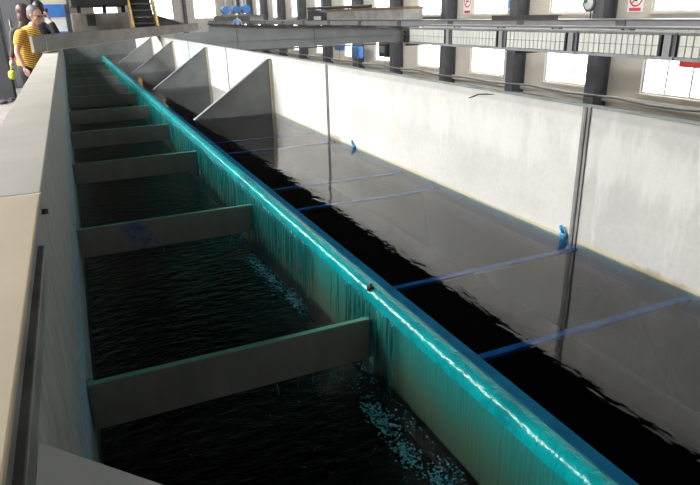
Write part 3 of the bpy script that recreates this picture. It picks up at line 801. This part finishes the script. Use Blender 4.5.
def motorbox(y, z, x, label, c, w_=.45, h=.32):
    m_ = thing('motor_box', label, 'box', (x, y, z)); bm = B(); box(bm, 0, .3, -w_ / 2, w_ / 2, 0, h, .03); obj('housing', bm, c, m_)
    bm = B(); tube(bm, [(.15, 0, -.0), (.15, .03, -.55)], .025, 6); obj('cord', bm, M['orange_paint'], m_)
    bm = B(); box(bm, -.02, -.0005, -w_ * .3, w_ * .3, h * .25, h * .7); obj('cover', bm, M['grey_steel_dark'], m_)
motorbox(33.3, -.45, 14.1, 'blue motor box between two far dark columns under the girder', M['blue_paint'], .8)
motorbox(30.9, -.75, 14.1, 'blue motor box with an orange cord beside a dark column', M['blue_paint'], .9, .6)
motorbox(28.6, -.6, 14.6, 'black box hung before a bright lower window', M['black'], .9, .75)
tag(obj('banner', box(B(), 14.93, 14.95, 11.0, 11.75, -.05, .1), M['red_paint']), 'small red banner across the bright window at the right edge', 'banner')

# ------------------------------------------------------------------ people
def skin_bm(chains):
    """chains: lists of (x,y,z,r) or (x,y,z,(rx,ry)); returns one merged surface as a bmesh"""
    out = B()
    for ch in chains:
        me = bpy.data.meshes.new('t'); bm = B(); sk_ = bm.verts.layers.skin.verify(); prev = None
        for i, (x, y, z, r_) in enumerate(ch):
            v_ = bm.verts.new((x, y, z)); rr = r_ if isinstance(r_, tuple) else (r_, r_); v_[sk_].radius = rr
            if i == 0: v_[sk_].use_root = True
            if prev: bm.edges.new((prev, v_))
            prev = v_
        bm.to_mesh(me); bm.free()
        o = bpy.data.objects.new('t', me); COL.objects.link(o)
        o.modifiers.new('s', 'SKIN'); q = o.modifiers.new('u', 'SUBSURF'); q.levels = 2
        dg = bpy.context.evaluated_depsgraph_get(); ev = o.evaluated_get(dg); m2 = bpy.data.meshes.new_from_object(ev)
        out.from_mesh(m2); bpy.data.objects.remove(o); bpy.data.meshes.remove(me); bpy.data.meshes.remove(m2)
    return out
def fuse(bm, vox=.006, smooth=4):
    me = bpy.data.meshes.new('t'); bm.to_mesh(me); bm.free()
    o = bpy.data.objects.new('t', me); COL.objects.link(o)
    r_ = o.modifiers.new('r', 'REMESH'); r_.mode = 'VOXEL'; r_.voxel_size = vox
    s_ = o.modifiers.new('m', 'SMOOTH'); s_.iterations = smooth; s_.factor = .5
    dg = bpy.context.evaluated_depsgraph_get(); m2 = bpy.data.meshes.new_from_object(o.evaluated_get(dg))
    b2 = B(); b2.from_mesh(m2); bpy.data.objects.remove(o); bpy.data.meshes.remove(me); bpy.data.meshes.remove(m2)
    return b2

def V(*a): return Vector(a)
def person(P):
    """P: joints in world space; builds body + clothing meshes around them, all under one Empty"""
    base = V(*P['base']); root = thing('person', P['label'], 'person', tuple(base))
    def L_(v): return tuple(Vector(v) - base)
    fw = V(math.cos(P['face']), math.sin(P['face']), 0); rt = V(fw.y, -fw.x, 0); up = V(0, 0, 1)
    hf = V(math.cos(P['head_dir']), math.sin(P['head_dir']), P.get('nod', -.1)).normalized()
    hr_ = hf.cross(up).normalized(); hu = hr_.cross(hf)
    pel, chest, neck, head = (V(*P[k]) for k in ('pelvis', 'chest', 'neck', 'head'))
    ch = []
    mid = (pel + chest) / 2
    W = P.get('build', 1.0)
    ch.append([(*L_(pel), .13 * W), (*L_(mid), .125 * W), (*L_(chest), .135 * W), (*L_(neck - up * .03), .062), (*L_(neck + (head - neck) * .4), .052)])
    legs = []
    for s, kn, ft in (('r', P['knee_r'], P['foot_r']), ('l', P['knee_l'], P['foot_l'])):
        hip = pel + rt * (.095 if s == 'r' else -.095) - up * .03
        legs.append((hip, V(*kn), V(*ft)))
        ft = V(*ft)
        ch.append([(*L_(hip), .09), (*L_(kn), .058), (*L_((V(*kn) + ft) / 2 + up * .05), .052), (*L_(ft + up * .08), .04), (*L_(ft + up * .035 + fw * .02), .042), (*L_(ft + up * .032 + fw * .14), .034)])
    arms = []
    for s in ('r', 'l'):
        sg = 1 if s == 'r' else -1
        sh = V(*P.get('shoulder_' + s, chest + up * .075 + rt * sg * .185)); el = V(*P['elbow_' + s]); wr_ = V(*P['wrist_' + s])
        arms.append((s, sh, el, wr_))
        ch.append([(*L_(chest + up * .05), .06), (*L_(sh), .058), (*L_(sh * .5 + el * .5), .048), (*L_(el), .040), (*L_(el * .45 + wr_ * .55), .037), (*L_(wr_), .026)])
        d = (wr_ - el).normalized()
        d = (d + V(*P.get('hand_bend_' + s, (0, 0, 0)))).normalized()
        palm_n = V(*P.get('palm_' + s, tuple(-rt * sg))).normalized(); side = d.cross(palm_n).normalized()
        pc = wr_ + d * .085
        ch.append([(*L_(wr_), (.026, .02)), (*L_(wr_ + d * .04), (.036, .018)), (*L_(pc), (.04, .016))])
        curl = P.get('curl_' + s, .35)
        for k, (off, ln) in enumerate(((-.030, .064), (-.010, .076), (.010, .072), (.029, .056))):
            b0 = wr_ + d * .06 + side * off * .8; b1 = pc + side * off
            d1 = (d + palm_n * curl).normalized(); d2 = (d1 + palm_n * curl * 1.3).normalized()
            k1 = b1 + d1 * ln * .5; k2 = k1 + d2 * ln * .5
            ch.append([(*L_(b0), .010), (*L_(b1), .0098), (*L_(k1), .0088), (*L_(k2), .0072)])
        th = V(*P.get('thumb_' + s, tuple(fw))); 
        t0 = wr_ + d * .025 + th * .018; t1 = wr_ + d * .055 + th * .045; t2 = wr_ + d * .085 + th * .055 + palm_n * .01; 
        ch.append([(*L_(t0), .014), (*L_(t1), .0115), (*L_(t2), .0085)])
    bm = skin_bm(ch)
    # head: skull, jaw, nose, brow, ears
    hc = head
    def hp(f, r_, u): return hc + hf * f + hr_ * r_ + hu * u
    def hball(f, r_, u, rad, sc):
        q = bmesh.ops.create_icosphere(bm, subdivisions=3, radius=1)
        for v_ in q['verts']:
            c = v_.co; v_.co = Vector(L_(hp(f + c.x * rad * sc[0], r_ + c.y * rad * sc[1], u + c.z * rad * sc[2])))
    hball(-.012, 0, .025, .1, (.98, .78, .92)); hball(.022, 0, -.03, .1, (.72, .66, .78)); hball(.055, 0, -.085, .034, (1, 1.05, .8))
    hball(.098, 0, -.012, .018, (1, .75, 1.6)); hball(.108, 0, -.03, .015, (1, 1.1, .8)); hball(.075, 0, .028, .05, (.5, 1.15, .28))
    hball(.088, 0, -.066, .024, (.5, 1.05, .32))
    for sg in (-1, 1):
        hball(-.008, sg * .079, -.008, .032, (.6, .3, 1.0)); hball(.05, sg * .045, -.028, .03, (.8, .7, .7))
    body = obj('body', fuse(bm, .0055, 3), M['skin'], root, True)
    # eyes
    bm = B()
    for sg in (-1, 1): ball(bm, L_(hp(.083, sg * .031, .006)), .0125, 2)
    obj('eyes', bm, M['eye'], root, True)
    # hair
    bm = B(); hair = P['hair']
    def cap(f, r_, u, rad, sc):
        q = bmesh.ops.create_icosphere(bm, subdivisions=3, radius=1)
        for v_ in q['verts']:
            c = v_.co; v_.co = Vector(L_(hp(f + c.x * rad * sc[0], r_ + c.y * rad * sc[1], u + c.z * rad * sc[2])))
    cap(-.03, 0, .048, .1, (.94, .82, .84)); cap(-.055, 0, .0, .09, (.62, .86, .95))
    if hair[1] == 'long':
        cap(-.035, 0, .02, .115, (.9, .95, 1.0)); cap(-.06, 0, -.10, .115, (.62, 1.0, 1.3)); cap(-.075, 0, -.22, .115, (.5, 1.0, 1.3)); cap(-.085, .0, -.33, .1, (.42, 1.0, .9)); cap(.02, .07, -.02, .04, (.9, .5, 2.2)); cap(.02, -.07, -.02, .04, (.9, .5, 2.2))
    else:
        for sg in (-1, 1): cap(-.01, sg * .07, .03, .03, (1, .5, 1.1))
    hb = fuse(bm, .007, 3); obj('hair', hb, hair[0], root, True)
    # top: torso plus sleeves
    tc_ = [[(*L_(pel - up * P.get('hem', .06)), .155 * W), (*L_(pel + up * .05), .15 * W), (*L_(mid), .148 * W), (*L_(chest), .16 * W), (*L_(chest * .45 + neck * .55), .135 * W), (*L_(neck - up * .03), .088), (*L_(neck + up * .0), .07)]]
    for s, sh, el, wr_ in arms:
        if P['sleeve'] == 'short':
            e2 = sh.lerp(el, .72); tc_.append([(*L_(chest + up * .05), .08), (*L_(sh), .078), (*L_(sh.lerp(el, .4)), .07), (*L_(e2), .068)])
        else:
            tc_.append([(*L_(chest + up * .05), .08), (*L_(sh), .076), (*L_(sh.lerp(el, .5)), .064), (*L_(el), .057), (*L_(el.lerp(wr_, .92)), .042)])
    obj('shirt' if P['sleeve'] == 'short' else 'jacket', fuse(skin_bm(tc_), .009, 4), P['top'], root, True)
    if P.get('collar'):
        bm = skin_bm([[(*L_(neck - up * .05 + fw * .0), .078), (*L_(neck - up * .012), .07)]]); obj('collar', fuse(bm, .007, 2), P['collar'], root, True)
    tr = []
    for hip, kn, ft in legs:
        tr.append([(*L_(pel + up * .02), .12 * W), (*L_(hip), .115), (*L_(kn), .082), (*L_(ft + up * .09), .068)])
    obj('trousers', fuse(skin_bm(tr), .01, 3), P['legs'], root, True)
    for hip, kn, ft in legs:
        bm = skin_bm([[(*L_(ft + up * .045 - fw * .05), .05), (*L_(ft + up * .048 + fw * .04), .052), (*L_(ft + up * .04 + fw * .16), .042)]]); obj('shoe', fuse(bm, .008, 2), M['black'], root, True)
    return root, hp, L_
M['eye'] = mat('dark_eye', (.06, .05, .045), (.04, .03, .03), 5, .2)

# man in the striped polo, leaning towards the beam
r1, hp, L1 = person(dict(label='grey haired man in a yellow striped polo shirt and glasses leaning by the tank', base=(-.56, 10.25, 0), face=-.55, head_dir=-.62, nod=-.28,
    pelvis=(-.56, 10.27, .90), chest=(-.47, 10.2, 1.27), neck=(-.40, 10.13, 1.455), head=(-.335, 10.06, 1.585), build=1.1,
    knee_r=(-.61, 10.18, .48), knee_l=(-.52, 10.36, .48), foot_r=(-.63, 10.16, 0), foot_l=(-.52, 10.40, 0),
    shoulder_r=(-.575, 10.03, 1.36), elbow_r=(-.655, 9.99, 1.10), wrist_r=(-.60, 9.93, .90), curl_r=.5, palm_r=(.6, .6, 0), thumb_r=(.75, -.5, .1),
    shoulder_l=(-.38, 10.36, 1.35), elbow_l=(-.34, 10.45, 1.09), wrist_l=(-.22, 10.38, 1.0), curl_l=.5,
    hair=(M['grey_hair'], 'short'), sleeve='short', top=M['striped'], collar=M['navy'], legs=M['dark_cloth'], hem=.07))
bm = B()
for sg in (-1, 1):
    pts = [hp(.102, sg * .033 + .024 * math.cos(a), .004 + .017 * math.sin(a)) for a in [i * PI / 6 for i in range(13)]]
    tube(bm, [L1(p) for p in pts], .0022, 6)
    tube(bm, [L1(hp(.1, sg * .057, .01)), L1(hp(.05, sg * .078, .012)), L1(hp(-.01, sg * .084, .006))], .002, 6)
tube(bm, [L1(hp(.103, -.01, .008)), L1(hp(.106, 0, .011)), L1(hp(.103, .01, .008))], .002, 6)
obj('glasses', bm, M['lens'], r1, True)
# woman seen from behind
r2, hp2, L2 = person(dict(label='woman with long brown hair seen from behind, standing behind the man', base=(-.60, 11.85, 0), face=1.9, head_dir=1.9, nod=-.05,
    pelvis=(-.62, 11.85, .95), chest=(-.60, 11.85, 1.29), neck=(-.60, 11.85, 1.48), head=(-.575, 11.86, 1.655), build=.86,
    knee_r=(-.53, 11.88, .5), knee_l=(-.70, 11.83, .5), foot_r=(-.53, 11.85, 0), foot_l=(-.70, 11.8, 0),
    elbow_r=(-.39, 11.88, 1.12), wrist_r=(-.38, 11.97, .9), elbow_l=(-.80, 11.77, 1.12), wrist_l=(-.87, 11.70, .92), curl_l=.8, palm_l=(.7, .3, 0),
    hair=(M['brown_hair'], 'long'), sleeve='long', top=M['grey_cloth'], legs=M['dark_cloth'], hem=.02))
bag = thing('bag', 'bright lime yellow bag held beside the woman', 'bag', (-.90, 11.64, .57))
bm = skin_bm([[(0, 0, .04, (.055, .11)), (0, 0, .12, (.07, .12)), (0, 0, .2, (.05, .1))]]); obj('pouch', fuse(bm, .008, 2), M['lime'], bag, True)
bm = B(); tube(bm, [(0, -.07, .2), (.005, -.05, .24), (.01, 0, .262), (.01, .05, .24), (0, .07, .2)], .007, 6); obj('handle', bm, M['lime'], bag, True)
# third person on the phone
r3, hp3, L3 = person(dict(label='black haired person in a black jacket holding a phone to the ear', base=(-.30, 11.1, 0), face=1.75, head_dir=1.7, nod=-.1,
    pelvis=(-.33, 11.1, .95), chest=(-.32, 11.06, 1.32), neck=(-.31, 11.04, 1.50), head=(-.305, 11.02, 1.665), build=.9,
    knee_r=(-.25, 11.14, .5), knee_l=(-.41, 11.12, .5), foot_r=(-.36, 11.08, 0), foot_l=(-.46, 11.1, 0),
    shoulder_r=(-.17, 11.02, 1.41), elbow_r=(-.105, 10.93, 1.31), wrist_r=(-.165, 10.90, 1.52), curl_r=.7, palm_r=(-.8, .5, 0), thumb_r=(-.2, -.9, 0), hand_bend_r=(-.1, .2, .3),
    elbow_l=(-.52, 11.05, 1.15), wrist_l=(-.50, 11.14, .96),
    hair=(M['black_hair'], 'short'), sleeve='long', top=M['dark_cloth'], legs=M['dark_cloth'], hem=.1))
ph = thing('mobile_phone', 'small dark phone held to the ear of the person in black', 'phone', (-.202, 10.955, 1.63))
ph.rotation_euler = (0, .25, .5)
bm = B(); box(bm, -.006, .006, -.03, .03, -.06, .06, .004); obj('case', bm, M['black'], ph)
bm = B(); box(bm, .0061, .007, -.026, .026, -.05, .05); obj('screen', bm, M['lens'], ph)

# distant worker by the pumps on a raised slab
bm = B(); box(bm, 11.1, 12.1, 44.5, 47.5, -3, -.12); struct('floor_plinth', bm, M['ground'])
wbx, wby = 11.62, 46.0
r4, hp4, L4 = person(dict(label='distant worker in a yellow helmet and light blue overalls by the pumps', base=(wbx, wby, -.12), face=-2.2, head_dir=-2.2, nod=-.1,
    pelvis=(wbx, wby, .83), chest=(wbx, wby, 1.2), neck=(wbx, wby, 1.4), head=(wbx - .02, wby - .02, 1.53), build=1,
    knee_r=(wbx - .1, wby, .38), knee_l=(wbx + .1, wby, .38), foot_r=(wbx - .1, wby, -.12), foot_l=(wbx + .1, wby, -.12),
    elbow_r=(wbx - .3, wby + .1, 1.05), wrist_r=(wbx - .32, wby, .85), elbow_l=(wbx + .28, wby - .1, 1.05), wrist_l=(wbx + .28, wby - .2, .85),
    hair=(M['black_hair'], 'short'), sleeve='long', top=M['blue_cloth'], legs=M['blue_cloth']))
bm = B(); c = hp4(-.01, 0, .06)
tube(bm, [L4(c), L4(c + V(0, 0, .01)), L4(c + V(0, 0, .07)), L4(c + V(0, 0, .11)), L4(c + V(0, 0, .125))], [.16, .135, .12, .08, .02], 18); obj('helmet', bm, M['cap_yellow'], r4, True)
